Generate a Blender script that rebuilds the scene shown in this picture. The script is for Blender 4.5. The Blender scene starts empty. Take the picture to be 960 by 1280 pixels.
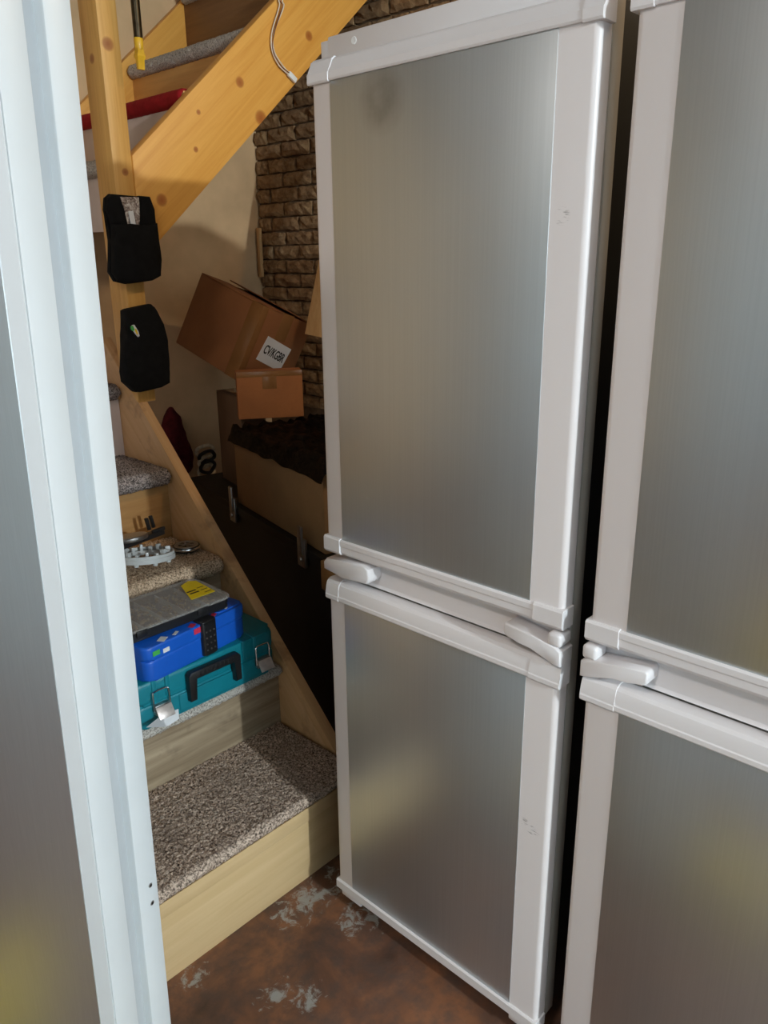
import bpy, bmesh, math, random
from mathutils import Vector, Matrix, noise as mnoise

random.seed(7)
scene = bpy.context.scene
COL = scene.collection
s, c, rad = math.sin, math.cos, math.radians

# ------------------------------------------------------------------ camera
CAM_H = 1.46
pitch, az, roll, FPX = rad(17.86), rad(46.75), rad(0.637), 976.0
right0 = Vector((c(az), -s(az), 0)); fwd0 = Vector((s(az), c(az), 0)); zup = Vector((0, 0, 1))
F = fwd0 * c(pitch) - zup * s(pitch)
U0 = fwd0 * s(pitch) + zup * c(pitch)
R = right0 * c(roll) - U0 * s(roll)
U = right0 * s(roll) + U0 * c(roll)
cam_data = bpy.data.cameras.new('camera')
cam_data.sensor_fit = 'VERTICAL'; cam_data.sensor_height = 36.0
cam_data.lens = FPX / 1280.0 * 36.0
cam_data.clip_start = 0.02
cam = bpy.data.objects.new('camera', cam_data); COL.objects.link(cam)
m = Matrix((R, U, -F)).transposed().to_4x4(); m.translation = (0, 0, CAM_H)
cam.matrix_world = m
scene.camera = cam

# ------------------------------------------------------------------ world, lights, exposure
world = bpy.data.worlds.new('world'); scene.world = world
world.use_nodes = True
world.node_tree.nodes['Background'].inputs[0].default_value = (1.0, 0.93, 0.86, 1)
world.node_tree.nodes['Background'].inputs[1].default_value = 0.05
KEY_POS, KEY_W, KEY_COL = (0.34, -4.0, 2.28), 500.0, (0.86, 0.96, 1.0)
FILL_POS, FILL_W, FILL_COL = (-0.95, 0.22, 2.52), 23.5, (1.0, 0.91, 0.84)
STAIR_POS, STAIR_W, STAIR_COL = (1.78, 0.35, 2.60), 12.0, (1.0, 0.72, 0.42)
vs = scene.view_settings
vs.view_transform = 'Standard'; vs.look = 'None'; vs.gamma = 1.0; vs.use_curve_mapping = False
vs.exposure = 0.12


def lamp(name, kind, pos, watts, col, size, target=None):
    d = bpy.data.lights.new(name, kind); d.energy = watts; d.color = col
    if kind == 'POINT': d.shadow_soft_size = size
    else: d.shape = 'DISK'; d.size = size
    o = bpy.data.objects.new(name, d); COL.objects.link(o); o.location = pos
    if target is not None:
        o.rotation_euler = (Vector(target) - Vector(pos)).to_track_quat('-Z', 'Y').to_euler()
    return o

# ------------------------------------------------------------------ materials
def nt(name):
    mt = bpy.data.materials.new(name); mt.use_nodes = True
    t = mt.node_tree; b = t.nodes['Principled BSDF']
    return mt, t, b


def node(t, kind, **kw):
    n = t.nodes.new(kind)
    for k, v in kw.items():
        if hasattr(n, k): setattr(n, k, v)
    return n


def col4(x): return (x[0], x[1], x[2], 1.0)


def mixcol(t, fac, a, b, blend='MIX'):
    n = t.nodes.new('ShaderNodeMix'); n.data_type = 'RGBA'; n.blend_type = blend
    for sock, val in ((n.inputs[0], fac), (n.inputs[6], a), (n.inputs[7], b)):
        if hasattr(val, 'is_linked') or hasattr(val, 'links'): t.links.new(val, sock)
        elif isinstance(val, (int, float)): sock.default_value = val
        else: sock.default_value = col4(val)
    return n.outputs[2]


def coords(t, kind='Object', scale=(1, 1, 1), rot=None):
    if kind == 'World':
        src = t.nodes.new('ShaderNodeNewGeometry').outputs['Position']
    else:
        src = t.nodes.new('ShaderNodeTexCoord').outputs['Object']
    if rot is not None:
        vr = t.nodes.new('ShaderNodeVectorRotate'); vr.rotation_type = 'EULER_XYZ'
        vr.inputs['Rotation'].default_value = rot
        t.links.new(src, vr.inputs['Vector']); src = vr.outputs[0]
    mp = t.nodes.new('ShaderNodeMapping'); mp.inputs['Scale'].default_value = scale
    t.links.new(src, mp.inputs['Vector'])
    return mp.outputs[0]


def noise_tex(t, vec, scale, detail=4.0, rough=0.55, dist=0.0):
    n = t.nodes.new('ShaderNodeTexNoise')
    n.inputs['Scale'].default_value = scale; n.inputs['Detail'].default_value = detail
    n.inputs['Roughness'].default_value = rough; n.inputs['Distortion'].default_value = dist
    t.links.new(vec, n.inputs['Vector'])
    return n.outputs[0]


def ramp(t, fac, stops):
    n = t.nodes.new('ShaderNodeValToRGB'); el = n.color_ramp.elements
    while len(el) < len(stops): el.new(0.5)
    for e, (p, cc) in zip(el, stops):
        e.position = p; e.color = col4(cc) if not isinstance(cc, (int, float)) else (cc, cc, cc, 1)
    t.links.new(fac, n.inputs[0])
    return n.outputs[0]


def math_node(t, op, a, b=None, clamp=False):
    n = t.nodes.new('ShaderNodeMath'); n.operation = op; n.use_clamp = clamp
    for i, v in enumerate((a, b)):
        if v is None: continue
        if isinstance(v, (int, float)): n.inputs[i].default_value = v
        else: t.links.new(v, n.inputs[i])
    return n.outputs[0]


def bump(t, b, height, strength, dist=0.002):
    n = t.nodes.new('ShaderNodeBump'); n.inputs['Strength'].default_value = strength
    n.inputs['Distance'].default_value = dist
    t.links.new(height, n.inputs['Height']); t.links.new(n.outputs[0], b.inputs['Normal'])


def spots(t, pts, soft=True):
    """largest of several round masks around world points (x, y, z, radius)"""
    pos = t.nodes.new('ShaderNodeNewGeometry').outputs['Position']
    out = None
    for (x, y, z, r) in pts:
        d = t.nodes.new('ShaderNodeVectorMath'); d.operation = 'DISTANCE'
        t.links.new(pos, d.inputs[0]); d.inputs[1].default_value = (x, y, z)
        v = math_node(t, 'SUBTRACT', 1.0, math_node(t, 'DIVIDE', d.outputs['Value'], r), clamp=True)
        out = v if out is None else math_node(t, 'MAXIMUM', out, v)
    return out


def plain(name, col, rough=0.5, metal=0.0, var=0.08, vscale=12.0, bstr=0.0, bscale=300.0, spec=0.5, trans=0.0, coat=0.0):
    mt, t, b = nt(name)
    v = noise_tex(t, coords(t), vscale)
    lo = tuple(x * (1 - var) for x in col); hi = tuple(min(1, x * (1 + var)) for x in col)
    t.links.new(ramp(t, v, [(0.3, lo), (0.7, hi)]), b.inputs['Base Color'])
    b.inputs['Roughness'].default_value = rough; b.inputs['Metallic'].default_value = metal
    b.inputs['Specular IOR Level'].default_value = spec
    b.inputs['Transmission Weight'].default_value = trans
    b.inputs['Coat Weight'].default_value = coat
    if bstr > 0: bump(t, b, noise_tex(t, coords(t), bscale, 3), bstr)
    return mt


def wood(name, light, dark, rot=(0, 0, 0), axis=0, scale=1.0, knots=(), rough=0.5, contrast=1.0, stain=None):
    """grain runs along `axis` after rotating by rot"""
    mt, t, b = nt(name)
    sc = [26.0 * scale] * 3; sc[axis] = 1.3 * scale
    v1 = coords(t, 'World', tuple(sc), rot)
    grain = noise_tex(t, v1, 1.6, 5, 0.6, 0.9)
    sc2 = [150.0 * scale] * 3; sc2[axis] = 5.0
    fine = noise_tex(t, coords(t, 'World', tuple(sc2), rot), 1.0, 3, 0.6)
    mixg = math_node(t, 'ADD', math_node(t, 'MULTIPLY', grain, 0.75), math_node(t, 'MULTIPLY', fine, 0.25))
    w = 0.16 / contrast
    base = ramp(t, mixg, [(0.5 - w, light), (0.5 + w, dark)])
    if stain is not None:
        sv = noise_tex(t, coords(t, 'World'), stain[1], 4, 0.6, 0.4)
        base = mixcol(t, ramp(t, sv, [(stain[2], 0.0), (stain[2] + 0.14, stain[3])]), base, stain[0])
    if knots:
        k = ramp(t, spots(t, knots), [(0.05, 0.0), (0.35, 0.75), (0.85, 1.0)])
        base = mixcol(t, k, base, (dark[0] * 0.55, dark[1] * 0.36, dark[2] * 0.4))
    t.links.new(base, b.inputs['Base Color'])
    b.inputs['Roughness'].default_value = rough
    bump(t, b, fine, 0.15, 0.001)
    return mt


def carpet_mat(name, a, bcol, dark):
    mt, t, b = nt(name)
    v = noise_tex(t, coords(t, 'World'), 210.0, 2, 0.75)
    big = noise_tex(t, coords(t, 'World'), 9.0, 3, 0.5)
    cbase = ramp(t, v, [(0.34, dark), (0.46, a), (0.59, bcol)])
    cc = mixcol(t, ramp(t, big, [(0.4, 0.0), (0.7, 0.35)]), cbase, tuple(x * 0.75 for x in a))
    t.links.new(cc, b.inputs['Base Color'])
    b.inputs['Roughness'].default_value = 0.95; b.inputs['Specular IOR Level'].default_value = 0.1
    bump(t, b, v, 0.7, 0.003)
    return mt

M = {}
M['white'] = plain('white_enamel', (0.80, 0.795, 0.79), 0.32, var=0.02, vscale=3)
M['white_plastic'] = plain('white_plastic', (0.80, 0.775, 0.785), 0.3, var=0.02, vscale=4)
M['white_door'] = plain('white_door_skin', (0.62, 0.655, 0.675), 0.35, var=0.03, vscale=6)
M['side_grey'] = plain('grey_beige_enamel', (0.46, 0.44, 0.40), 0.4, var=0.03, vscale=5)
M['gap_shade'] = plain('cabinet_gap_shade', (0.015, 0.015, 0.015), 0.6, var=0.1)  # black puts the shade of the gap between refrigerators into the cabinet colour
M['gasket'] = plain('dark_grey_rubber', (0.30, 0.30, 0.30), 0.6, var=0.05)
M['gasket_light'] = plain('light_grey_rubber', (0.44, 0.465, 0.485), 0.55, var=0.04)
M['black_plastic'] = plain('black_plastic', (0.012, 0.012, 0.013), 0.38, var=0.2)
M['black_matte'] = plain('black_matte_paint', (0.008, 0.0075, 0.007), 0.55, var=0.3, bstr=0.1)
M['black_fabric'] = plain('black_fabric', (0.006, 0.006, 0.0065), 0.9, var=0.4, vscale=40, bstr=0.6, bscale=900, spec=0.2)
M['chrome'] = plain('chrome_metal', (0.75, 0.75, 0.75), 0.2, 1.0, var=0.05)
M['latch_metal'] = plain('pale_latch_metal', (0.66, 0.58, 0.54), 0.35, 0.45, var=0.15, vscale=80)
M['steel'] = plain('grey_steel', (0.45, 0.44, 0.43), 0.38, 1.0, var=0.15, vscale=60)
M['teal'] = plain('teal_plastic', (0.003, 0.20, 0.255), 0.42, var=0.06, bstr=0.08, bscale=500)
M['blue'] = plain('blue_plastic', (0.006, 0.105, 0.56), 0.42, var=0.05, bstr=0.08, bscale=500)
M['yellow'] = plain('yellow_plastic', (0.80, 0.58, 0.01), 0.4, var=0.08)
M['yellow_paint'] = plain('yellow_paint', (0.75, 0.42, 0.02), 0.4, var=0.15, vscale=30)
M['grey_plastic'] = plain('grey_plastic', (0.50, 0.51, 0.50), 0.4, var=0.1)
M['paper'] = plain('white_paper', (0.75, 0.76, 0.78), 0.8, var=0.03)
M['ink'] = plain('black_ink', (0.01, 0.01, 0.012), 0.7)
M['red_cloth'] = plain('dark_red_cloth', (0.34, 0.012, 0.016), 0.85, var=0.2, vscale=30, bstr=0.4, bscale=700, spec=0.2)
M['maroon'] = plain('maroon_cloth', (0.10, 0.012, 0.016), 0.85, var=0.4, vscale=30, bstr=0.4, bscale=400, spec=0.2)
M['beige_cord'] = plain('beige_cord', (0.72, 0.60, 0.42), 0.8, var=0.3, vscale=80)
M['wire_brown'] = plain('brown_wire', (0.20, 0.07, 0.03), 0.5)
M['wire_white'] = plain('white_wire', (0.75, 0.68, 0.55), 0.5)
M['red_print'] = plain('red_print', (0.60, 0.03, 0.08), 0.5)
M['green_print'] = plain('green_print', (0.06, 0.40, 0.08), 0.5)
M['brass'] = plain('brass', (0.55, 0.30, 0.10), 0.35, 1.0)
M['wall_paint'] = plain('pale_grey_wall_paint', (0.43, 0.52, 0.57), 0.8, var=0.06, vscale=3, bstr=0.15, bscale=60)
M['ceiling_paint'] = plain('grey_ceiling_paint', (0.40, 0.39, 0.37), 0.85, var=0.05, vscale=3)
M['plaster'] = plain('beige_plaster', (0.66, 0.44, 0.24), 0.85, var=0.14, vscale=5, bstr=0.2, bscale=40)
M['pink_board'] = plain('pinkish_white_board', (0.70, 0.57, 0.51), 0.7, var=0.07, vscale=8)
M['mortar'] = plain('brown_mortar', (0.15, 0.092, 0.05), 0.95, var=0.3, vscale=30, bstr=0.4, bscale=120)


def brick_mat():
    mt, t, b = nt('brown_stone_brick')
    oi = t.nodes.new('ShaderNodeObjectInfo').outputs['Random']
    v = noise_tex(t, coords(t, 'World'), 28.0, 6, 0.65, 0.3)
    base = ramp(t, v, [(0.30, (0.15, 0.08, 0.035)), (0.52, (0.36, 0.22, 0.105)), (0.72, (0.50, 0.34, 0.18))])
    cc = mixcol(t, math_node(t, 'MULTIPLY', oi, 0.45), base, (0.24, 0.125, 0.055))
    t.links.new(cc, b.inputs['Base Color']); b.inputs['Roughness'].default_value = 0.92
    bump(t, b, noise_tex(t, coords(t, 'World'), 60.0, 6, 0.7), 0.8, 0.008)
    return mt
M['brick'] = brick_mat()


def cardboard(name, col):
    mt, t, b = nt(name)
    v = noise_tex(t, coords(t), 7.0, 4)
    f = noise_tex(t, coords(t, 'Object', (4, 160, 160)), 1.0, 2)
    base = ramp(t, v, [(0.3, tuple(x * 0.85 for x in col)), (0.7, tuple(x * 1.1 for x in col))])
    t.links.new(mixcol(t, ramp(t, f, [(0.4, 0.0), (0.7, 0.18)]), base, tuple(x * 0.7 for x in col)), b.inputs['Base Color'])
    b.inputs['Roughness'].default_value = 0.8
    return mt
M['card_red'] = cardboard('red_brown_cardboard', (0.30, 0.115, 0.038))
M['card_tan'] = cardboard('tan_cardboard', (0.36, 0.21, 0.095))
M['card_dark'] = cardboard('dark_brown_cardboard', (0.15, 0.085, 0.045))
M['card_orange'] = cardboard('orange_brown_cardboard', (0.38, 0.135, 0.038))
M['tape'] = plain('brown_packing_tape', (0.28, 0.13, 0.045), 0.22, var=0.1)


def bag_mat():
    mt, t, b = nt('black_polythene')
    b.inputs['Base Color'].default_value = (0.004, 0.004, 0.0045, 1); b.inputs['Roughness'].default_value = 0.2; b.inputs['Specular IOR Level'].default_value = 0.35
    bump(t, b, noise_tex(t, coords(t, 'World', (120, 20, 120)), 1.0, 4), 1.0, 0.012)
    return mt
M['polythene'] = bag_mat()


def clear_mat(name, col, alpha):
    mt, t, b = nt(name)
    v = noise_tex(t, coords(t), 55.0, 3)
    t.links.new(ramp(t, v, [(0.3, tuple(x * 0.8 for x in col)), (0.7, col)]), b.inputs['Base Color'])
    b.inputs['Roughness'].default_value = 0.25; b.inputs['Alpha'].default_value = alpha
    return mt
M['clear_lid'] = clear_mat('cloudy_clear_plastic', (0.66, 0.64, 0.61), 0.34)
def cello():
    mt, t, b = nt('crinkled_cellophane')
    v = noise_tex(t, coords(t, 'World'), 70.0, 4, 0.7, 1.2)
    t.links.new(ramp(t, v, [(0.36, (0.10, 0.075, 0.065)), (0.5, (0.45, 0.36, 0.32)), (0.62, (0.85, 0.80, 0.76))]), b.inputs['Base Color'])
    b.inputs['Roughness'].default_value = 0.15; bump(t, b, v, 1.0, 0.01)
    return mt
M['cellophane'] = cello()


def panel_mat(name, smudge=None, dust=0.0):
    """brushed grey metal sheet"""
    mt, t, b = nt(name)
    streak = noise_tex(t, coords(t, 'World', (500, 500, 2.5)), 1.0, 3, 0.6)
    cloud = noise_tex(t, coords(t, 'World', (3, 3, 2)), 1.0, 3, 0.5)
    base = ramp(t, streak, [(0.3, (0.545, 0.585, 0.605)), (0.7, (0.58, 0.62, 0.64))])
    if smudge:
        k = math_node(t, 'MULTIPLY', ramp(t, spots(t, smudge), [(0.0, 0.0), (0.6, 0.55)]), noise_tex(t, coords(t, 'World'), 30, 3))
        base = mixcol(t, k, base, (0.10, 0.07, 0.05))
    rgh = ramp(t, cloud, [(0.3, 0.36), (0.7, 0.44)])
    if dust:
        dv = ramp(t, noise_tex(t, coords(t, 'World'), 130.0, 2, 0.6), [(0.74, 0.0), (0.80, dust)])
        base = mixcol(t, dv, base, (0.8, 0.8, 0.8))
    t.links.new(base, b.inputs['Base Color']); t.links.new(rgh, b.inputs['Roughness'])
    b.inputs['Metallic'].default_value = 0.9
    b.inputs['Anisotropic'].default_value = 0.3
    bump(t, b, noise_tex(t, coords(t, 'World'), 700.0, 2), 0.02, 0.0005)
    return mt
M['panel'] = panel_mat('brushed_grey_sheet', [(1.0, 0.935, 1.70, 0.055)])
M['panel_dusty'] = panel_mat('dusty_grey_sheet', None, 0.5)


def strip_mat():
    """white enamel with a few scuffs"""
    mt, t, b = nt('white_scuffed_enamel')
    k = spots(t, [(1.0, 0.590, 0.502, 0.016), (1.0, 0.607, 0.512, 0.013), (1.0, 0.600, 1.515, 0.014)])
    n = noise_tex(t, coords(t, 'World', (60, 60, 420)), 1.0, 3)
    f = math_node(t, 'MULTIPLY', ramp(t, k, [(0.05, 0.0), (0.5, 1.0)]), ramp(t, n, [(0.55, 0.0), (0.66, 0.7)]))
    t.links.new(mixcol(t, f, (0.78, 0.735, 0.73), (0.12, 0.10, 0.09)), b.inputs['Base Color'])
    b.inputs['Roughness'].default_value = 0.36
    return mt
M['strip'] = strip_mat()


def floor_mat():
    mt, t, b = nt('brown_stained_concrete')
    P = coords(t, 'World')
    n1 = noise_tex(t, P, 5.0, 6, 0.62, 0.5)
    n2 = noise_tex(t, P, 24.0, 5, 0.65)
    base = ramp(t, n1, [(0.30, (0.055, 0.030, 0.021)), (0.46, (0.15, 0.068, 0.039)), (0.60, (0.26, 0.108, 0.05)), (0.74, (0.14, 0.085, 0.058))])
    base = mixcol(t, ramp(t, n2, [(0.42, 0.0), (0.66, 0.65)]), base, (0.085, 0.06, 0.05))
    pts = [(0.985, 1.170, 0, 0.075), (0.945, 1.165, 0, 0.070), (0.905, 1.170, 0, 0.065), (1.055, 1.150, 0, 0.08), (1.00, 1.05, 0, 0.085),
           (1.02, 1.02, 0, 0.06), (0.745, 1.03, 0, 0.055), (0.785, 0.975, 0, 0.055), (0.66, 1.19, 0, 0.05)]
    k = spots(t, pts)
    n3 = noise_tex(t, P, 38.0, 6, 0.72, 0.6)
    f = math_node(t, 'MULTIPLY', ramp(t, math_node(t, 'ADD', math_node(t, 'MULTIPLY', k, 0.24), math_node(t, 'MULTIPLY', n3, 1.0)), [(0.63, 0.0), (0.73, 0.8)]),
                  ramp(t, k, [(0.02, 0.0), (0.15, 1.0)]))
    base = mixcol(t, f, base, (0.40, 0.40, 0.37))
    t.links.new(base, b.inputs['Base Color'])
    t.links.new(ramp(t, n2, [(0.3, 0.45), (0.7, 0.75)]), b.inputs['Roughness'])
    bump(t, b, n2, 0.25, 0.004)
    return mt
M['floor'] = floor_mat()

SL_UP = math.atan(0.88)
M['pine_up'] = wood('orange_pine_slanted', (0.86, 0.44, 0.095), (0.74, 0.33, 0.055), (0, SL_UP, 0), 0, 1.0,
                    [(1.635, 2.115, 1.976, 0.018), (1.708, 2.115, 1.887, 0.026), (1.329, 2.115, 1.632, 0.021), (1.922, 2.115, 2.147, 0.018),
                     (1.478, 2.115, 1.877, 0.009), (1.459, 2.115, 1.776, 0.010)], 0.45)
M['pine_post'] = wood('orange_pine_upright', (0.78, 0.44, 0.13), (0.62, 0.31, 0.07), (0, 0, 0), 2, 1.0,
                      [(1.213, 2.12, 2.01, 0.02), (1.225, 2.12, 1.70, 0.012), (1.19, 2.17, 1.98, 0.015)], 0.5)
M['pine_low'] = wood('pale_pine_slanted', (0.70, 0.43, 0.22), (0.58, 0.32, 0.13), (-rad(45.5), 0, 0), 1, 1.0, (), 0.55, 0.9,
                     ((0.20, 0.085, 0.035), 8.0, 0.57, 0.6))
M['pine_edge'] = M['pine_low']
M['oak_riser'] = wood('yellow_oak_laminate', (0.70, 0.50, 0.27), (0.60, 0.41, 0.20), (0, 0, 0), 0, 0.8, (), 0.5, 0.8)
M['oak_grey'] = wood('grey_brown_oak', (0.46, 0.355, 0.235), (0.25, 0.18, 0.11), (0, 0, 0), 0, 0.55, (), 0.55, 1.3,
                     ((0.10, 0.068, 0.045), 7.0, 0.58, 0.6))
M['oak_dark'] = wood('brown_oak', (0.42, 0.23, 0.085), (0.30, 0.15, 0.05), (0, 0, 0), 0, 0.8, (), 0.5, 0.9)
M['oak_up'] = wood('orange_oak_across', (0.78, 0.43, 0.14), (0.62, 0.31, 0.09), (0, 0, 0), 1, 0.8, (), 0.5, 0.9)
M['dark_up'] = wood('dark_brown_board', (0.27, 0.125, 0.045), (0.19, 0.085, 0.03), (0, 0, 0), 1, 0.8, (), 0.5, 0.9)
M['plank'] = wood('light_pine_plank', (0.70, 0.43, 0.19), (0.58, 0.31, 0.11), (0, 0, 0), 2, 1.2, (), 0.5)
M['carpet_a'] = carpet_mat('brown_grey_carpet', (0.33, 0.245, 0.19), (0.74, 0.58, 0.46), (0.05, 0.035, 0.028))
M['carpet_b'] = carpet_mat('pale_grey_carpet', (0.42, 0.39, 0.35), (0.62, 0.58, 0.52), (0.20, 0.17, 0.15))
M['carpet_c'] = carpet_mat('tan_carpet', (0.46, 0.32, 0.21), (0.80, 0.61, 0.43), (0.09, 0.06, 0.04))
M['carpet_d'] = carpet_mat('charcoal_carpet', (0.16, 0.135, 0.125), (0.40, 0.34, 0.32), (0.015, 0.013, 0.013))
M['carpet_e'] = carpet_mat('grey_carpet', (0.46, 0.42, 0.38), (0.66, 0.61, 0.55), (0.18, 0.16, 0.145))

# ------------------------------------------------------------------ mesh helpers
def tag(o, label=None, cat=None, group=None, kind=None):
    if label: o['label'] = label
    if cat: o['category'] = cat
    if group: o['group'] = group
    if kind: o['kind'] = kind
    return o


def thing(name, loc, label, cat, group=None):
    o = bpy.data.objects.new(name, None); COL.objects.link(o)
    o.empty_display_size = 0.05; o.location = loc
    o['world_loc'] = Vector(loc)
    return tag(o, label, cat, group)


WL = {}


def mk(name, bm, mat, parent=None, smooth=True, angle=35, base=None):
    """link a bmesh given in world coordinates as ONE object; its origin is its base"""
    bmesh.ops.recalc_face_normals(bm, faces=bm.faces[:])
    me = bpy.data.meshes.new(name)
    if parent is not None:
        org = WL[parent.name]
    elif base is not None:
        org = Vector(base)
    else:
        xs = [v.co.x for v in bm.verts]; ys = [v.co.y for v in bm.verts]; zs = [v.co.z for v in bm.verts]
        org = Vector(((min(xs) + max(xs)) / 2, (min(ys) + max(ys)) / 2, min(zs)))
    bmesh.ops.translate(bm, verts=bm.verts[:], vec=-org)
    bm.to_mesh(me); bm.free()
    if smooth:
        for p in me.polygons: p.use_smooth = True
        me.set_sharp_from_angle(angle=rad(angle))
    if isinstance(mat, str): mat = M[mat]
    me.materials.append(mat)
    o = bpy.data.objects.new(name, me); COL.objects.link(o)
    if parent is not None: o.parent = parent
    else: o.location = org
    WL[o.name] = org
    return o


def root(name, loc, label, cat, group=None):
    o = bpy.data.objects.new(name, None); COL.objects.link(o)
    o.empty_display_size = 0.05; o.location = loc
    WL[o.name] = Vector(loc)
    return tag(o, label, cat, group)


def box(bm, x0, x1, y0, y1, z0, z1, bev=0.0, seg=2, mat=None, edges=None):
    """add a (bevelled) box; mat = Matrix applied afterwards"""
    vs_ = [bm.verts.new((x, y, z)) for x in (x0, x1) for y in (y0, y1) for z in (z0, z1)]
    q = [(0, 1, 3, 2), (4, 6, 7, 5), (0, 4, 5, 1), (2, 3, 7, 6), (0, 2, 6, 4), (1, 5, 7, 3)]
    fs = [bm.faces.new([vs_[i] for i in f]) for f in q]
    geom = vs_
    if bev > 0:
        es = list({e for f in fs for e in f.edges})
        if edges is not None: es = [e for e in es if edges((e.verts[0].co + e.verts[1].co) / 2, (e.verts[0].co - e.verts[1].co))]
        r_ = bmesh.ops.bevel(bm, geom=es, offset=bev, segments=seg, affect='EDGES', profile=0.5)
        geom = list(set(r_['verts']) | {v for v in vs_ if v.is_valid})
    if mat is not None:
        bmesh.ops.transform(bm, matrix=mat, verts=geom)
    return geom


def prism(bm, pts, fn0, fn1, bev=0.0, seg=2):
    """extrude a 2-D outline: fn0/fn1 map (a, b) to the two caps"""
    a = [bm.verts.new(fn0(*p)) for p in pts]; b = [bm.verts.new(fn1(*p)) for p in pts]
    n = len(pts)
    f = [bm.faces.new(a), bm.faces.new(b[::-1])]
    for i in range(n):
        f.append(bm.faces.new((a[i], b[i], b[(i + 1) % n], a[(i + 1) % n])))
    if bev > 0:
        es = list({e for ff in f[:2] for e in ff.edges})
        bmesh.ops.bevel(bm, geom=es, offset=bev, segments=seg, affect='EDGES', profile=0.5)
    return a + b


def tube(bm, pts, r, n=8, closed=False):
    pts = [Vector(p) for p in pts]; rings = []
    N = len(pts)
    for i, p in enumerate(pts):
        if closed: d = pts[(i + 1) % N] - pts[i - 1]
        else: d = pts[min(i + 1, N - 1)] - pts[max(i - 1, 0)]
        d.normalize()
        a = d.cross(Vector((0.3, 0.5, 0.81))).normalized(); b = d.cross(a)
        rr = r[i] if isinstance(r, (list, tuple)) else r
        rings.append([bm.verts.new(p + a * (rr * c(2 * math.pi * k / n)) + b * (rr * s(2 * math.pi * k / n))) for k in range(n)])
    for i in range(N if closed else N - 1):
        A, B = rings[i], rings[(i + 1) % N]
        for k in range(n):
            bm.faces.new((A[k], A[(k + 1) % n], B[(k + 1) % n], B[k]))
    if not closed:
        bm.faces.new(rings[0][::-1]); bm.faces.new(rings[-1])


def spline(pts, per=8):
    P = [Vector(p) for p in pts]; P = [P[0]] + P + [P[-1]]; out = []
    for i in range(1, len(P) - 2):
        for k in range(per):
            u = k / per; a, b, cc, d = P[i - 1], P[i], P[i + 1], P[i + 2]
            out.append(0.5 * ((2 * b) + (cc - a) * u + (2 * a - 5 * b + 4 * cc - d) * u * u + (3 * b - a - 3 * cc + d) * u ** 3))
    out.append(P[-2]); return out


def lathe(bm, prof, centre, n=40, axis='z'):
    C0 = Vector(centre); rings = []
    for (r, h) in prof:
        ring = []
        for k in range(n):
            a = 2 * math.pi * k / n
            v = Vector((r * c(a), r * s(a), h))
            if axis == 'y': v = Vector((v.x, v.z, v.y))
            if axis == 'x': v = Vector((v.z, v.x, v.y))
            ring.append(bm.verts.new(C0 + v))
        rings.append(ring)
    for A, B in zip(rings, rings[1:]):
        for k in range(n): bm.faces.new((A[k], A[(k + 1) % n], B[(k + 1) % n], B[k]))
    bm.faces.new(rings[0][::-1]); bm.faces.new(rings[-1])


def B(): return bmesh.new()


def bx(name, dims, mat, parent=None, bev=0.0, seg=2, M4=None, **kw):
    bm = B(); box(bm, *dims, bev=bev, seg=seg, mat=M4)
    return mk(name, bm, mat, parent, **kw)


def struct(o):
    o['kind'] = 'structure'; return o

# ------------------------------------------------------------------ the room
X0, X1, Y0, Y1R, ZC = -2.3, 2.3, -5.0, 2.9, 2.78
struct(bx('floor', (X0 - .1, X1 + .15, Y0 - .1, Y1R + .15, -0.1, 0.0), 'floor', smooth=False))
struct(bx('ceiling', (X0 - .1, X1 + .15, Y0 - .1, Y1R + .15, ZC, ZC + 0.1), 'ceiling_paint', smooth=False))
struct(bx('wall_left', (X0 - .1, X1 + .15, Y1R, Y1R + .12, 0, ZC), 'plaster', smooth=False))
struct(bx('wall_right', (X0 - .1, X1 + .15, Y0 - .1, Y0, 0, ZC), 'wall_paint', smooth=False))
struct(bx('wall_front', (X0 - .1, X0, Y0, Y1R, 0, ZC), 'wall_paint', smooth=False))
wall_back = struct(bx('wall_back', (X1 + 0.012, X1 + .15, Y0, Y1R, 0, ZC), 'mortar', smooth=False))

# rough stone bricks, four shared meshes
def brick_mesh(i, L=0.166, Hh=0.049):
    bm = B(); r_ = random.Random(40 + i)
    nx, nz = 7, 3
    g = [[bm.verts.new((-(0.0 if a in (0, nx) or b in (0, nz) else r_.uniform(0.004, 0.014)),
                        (a / nx - .5) * L + (r_.uniform(-.004, .004) if a in (0, nx) else r_.uniform(-.008, .008)),
                        b / nz * Hh + (r_.uniform(-.003, .003) if b in (0, nz) else 0)))
          for b in range(nz + 1)] for a in range(nx + 1)]
    for a in range(nx):
        for b in range(nz): bm.faces.new((g[a][b], g[a][b + 1], g[a + 1][b + 1], g[a + 1][b]))
    rim = [g[a][0] for a in range(nx + 1)] + [g[nx][b] for b in range(1, nz + 1)] + [g[a][nz] for a in range(nx - 1, -1, -1)] + [g[0][b] for b in range(nz - 1, 0, -1)]
    back = [bm.verts.new((0.016, v.co.y, v.co.z)) for v in rim]
    for k in range(len(rim)):
        bm.faces.new((rim[k], rim[(k + 1) % len(rim)], back[(k + 1) % len(rim)], back[k]))
    bmesh.ops.recalc_face_normals(bm, faces=bm.faces[:])
    me = bpy.data.meshes.new('brick'); bm.to_mesh(me); bm.free(); me.materials.append(M['brick'])
    return me
brick_meshes = [brick_mesh(i) for i in range(5)]
row = 0; z = 0.84; wb = WL[wall_back.name]
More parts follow.
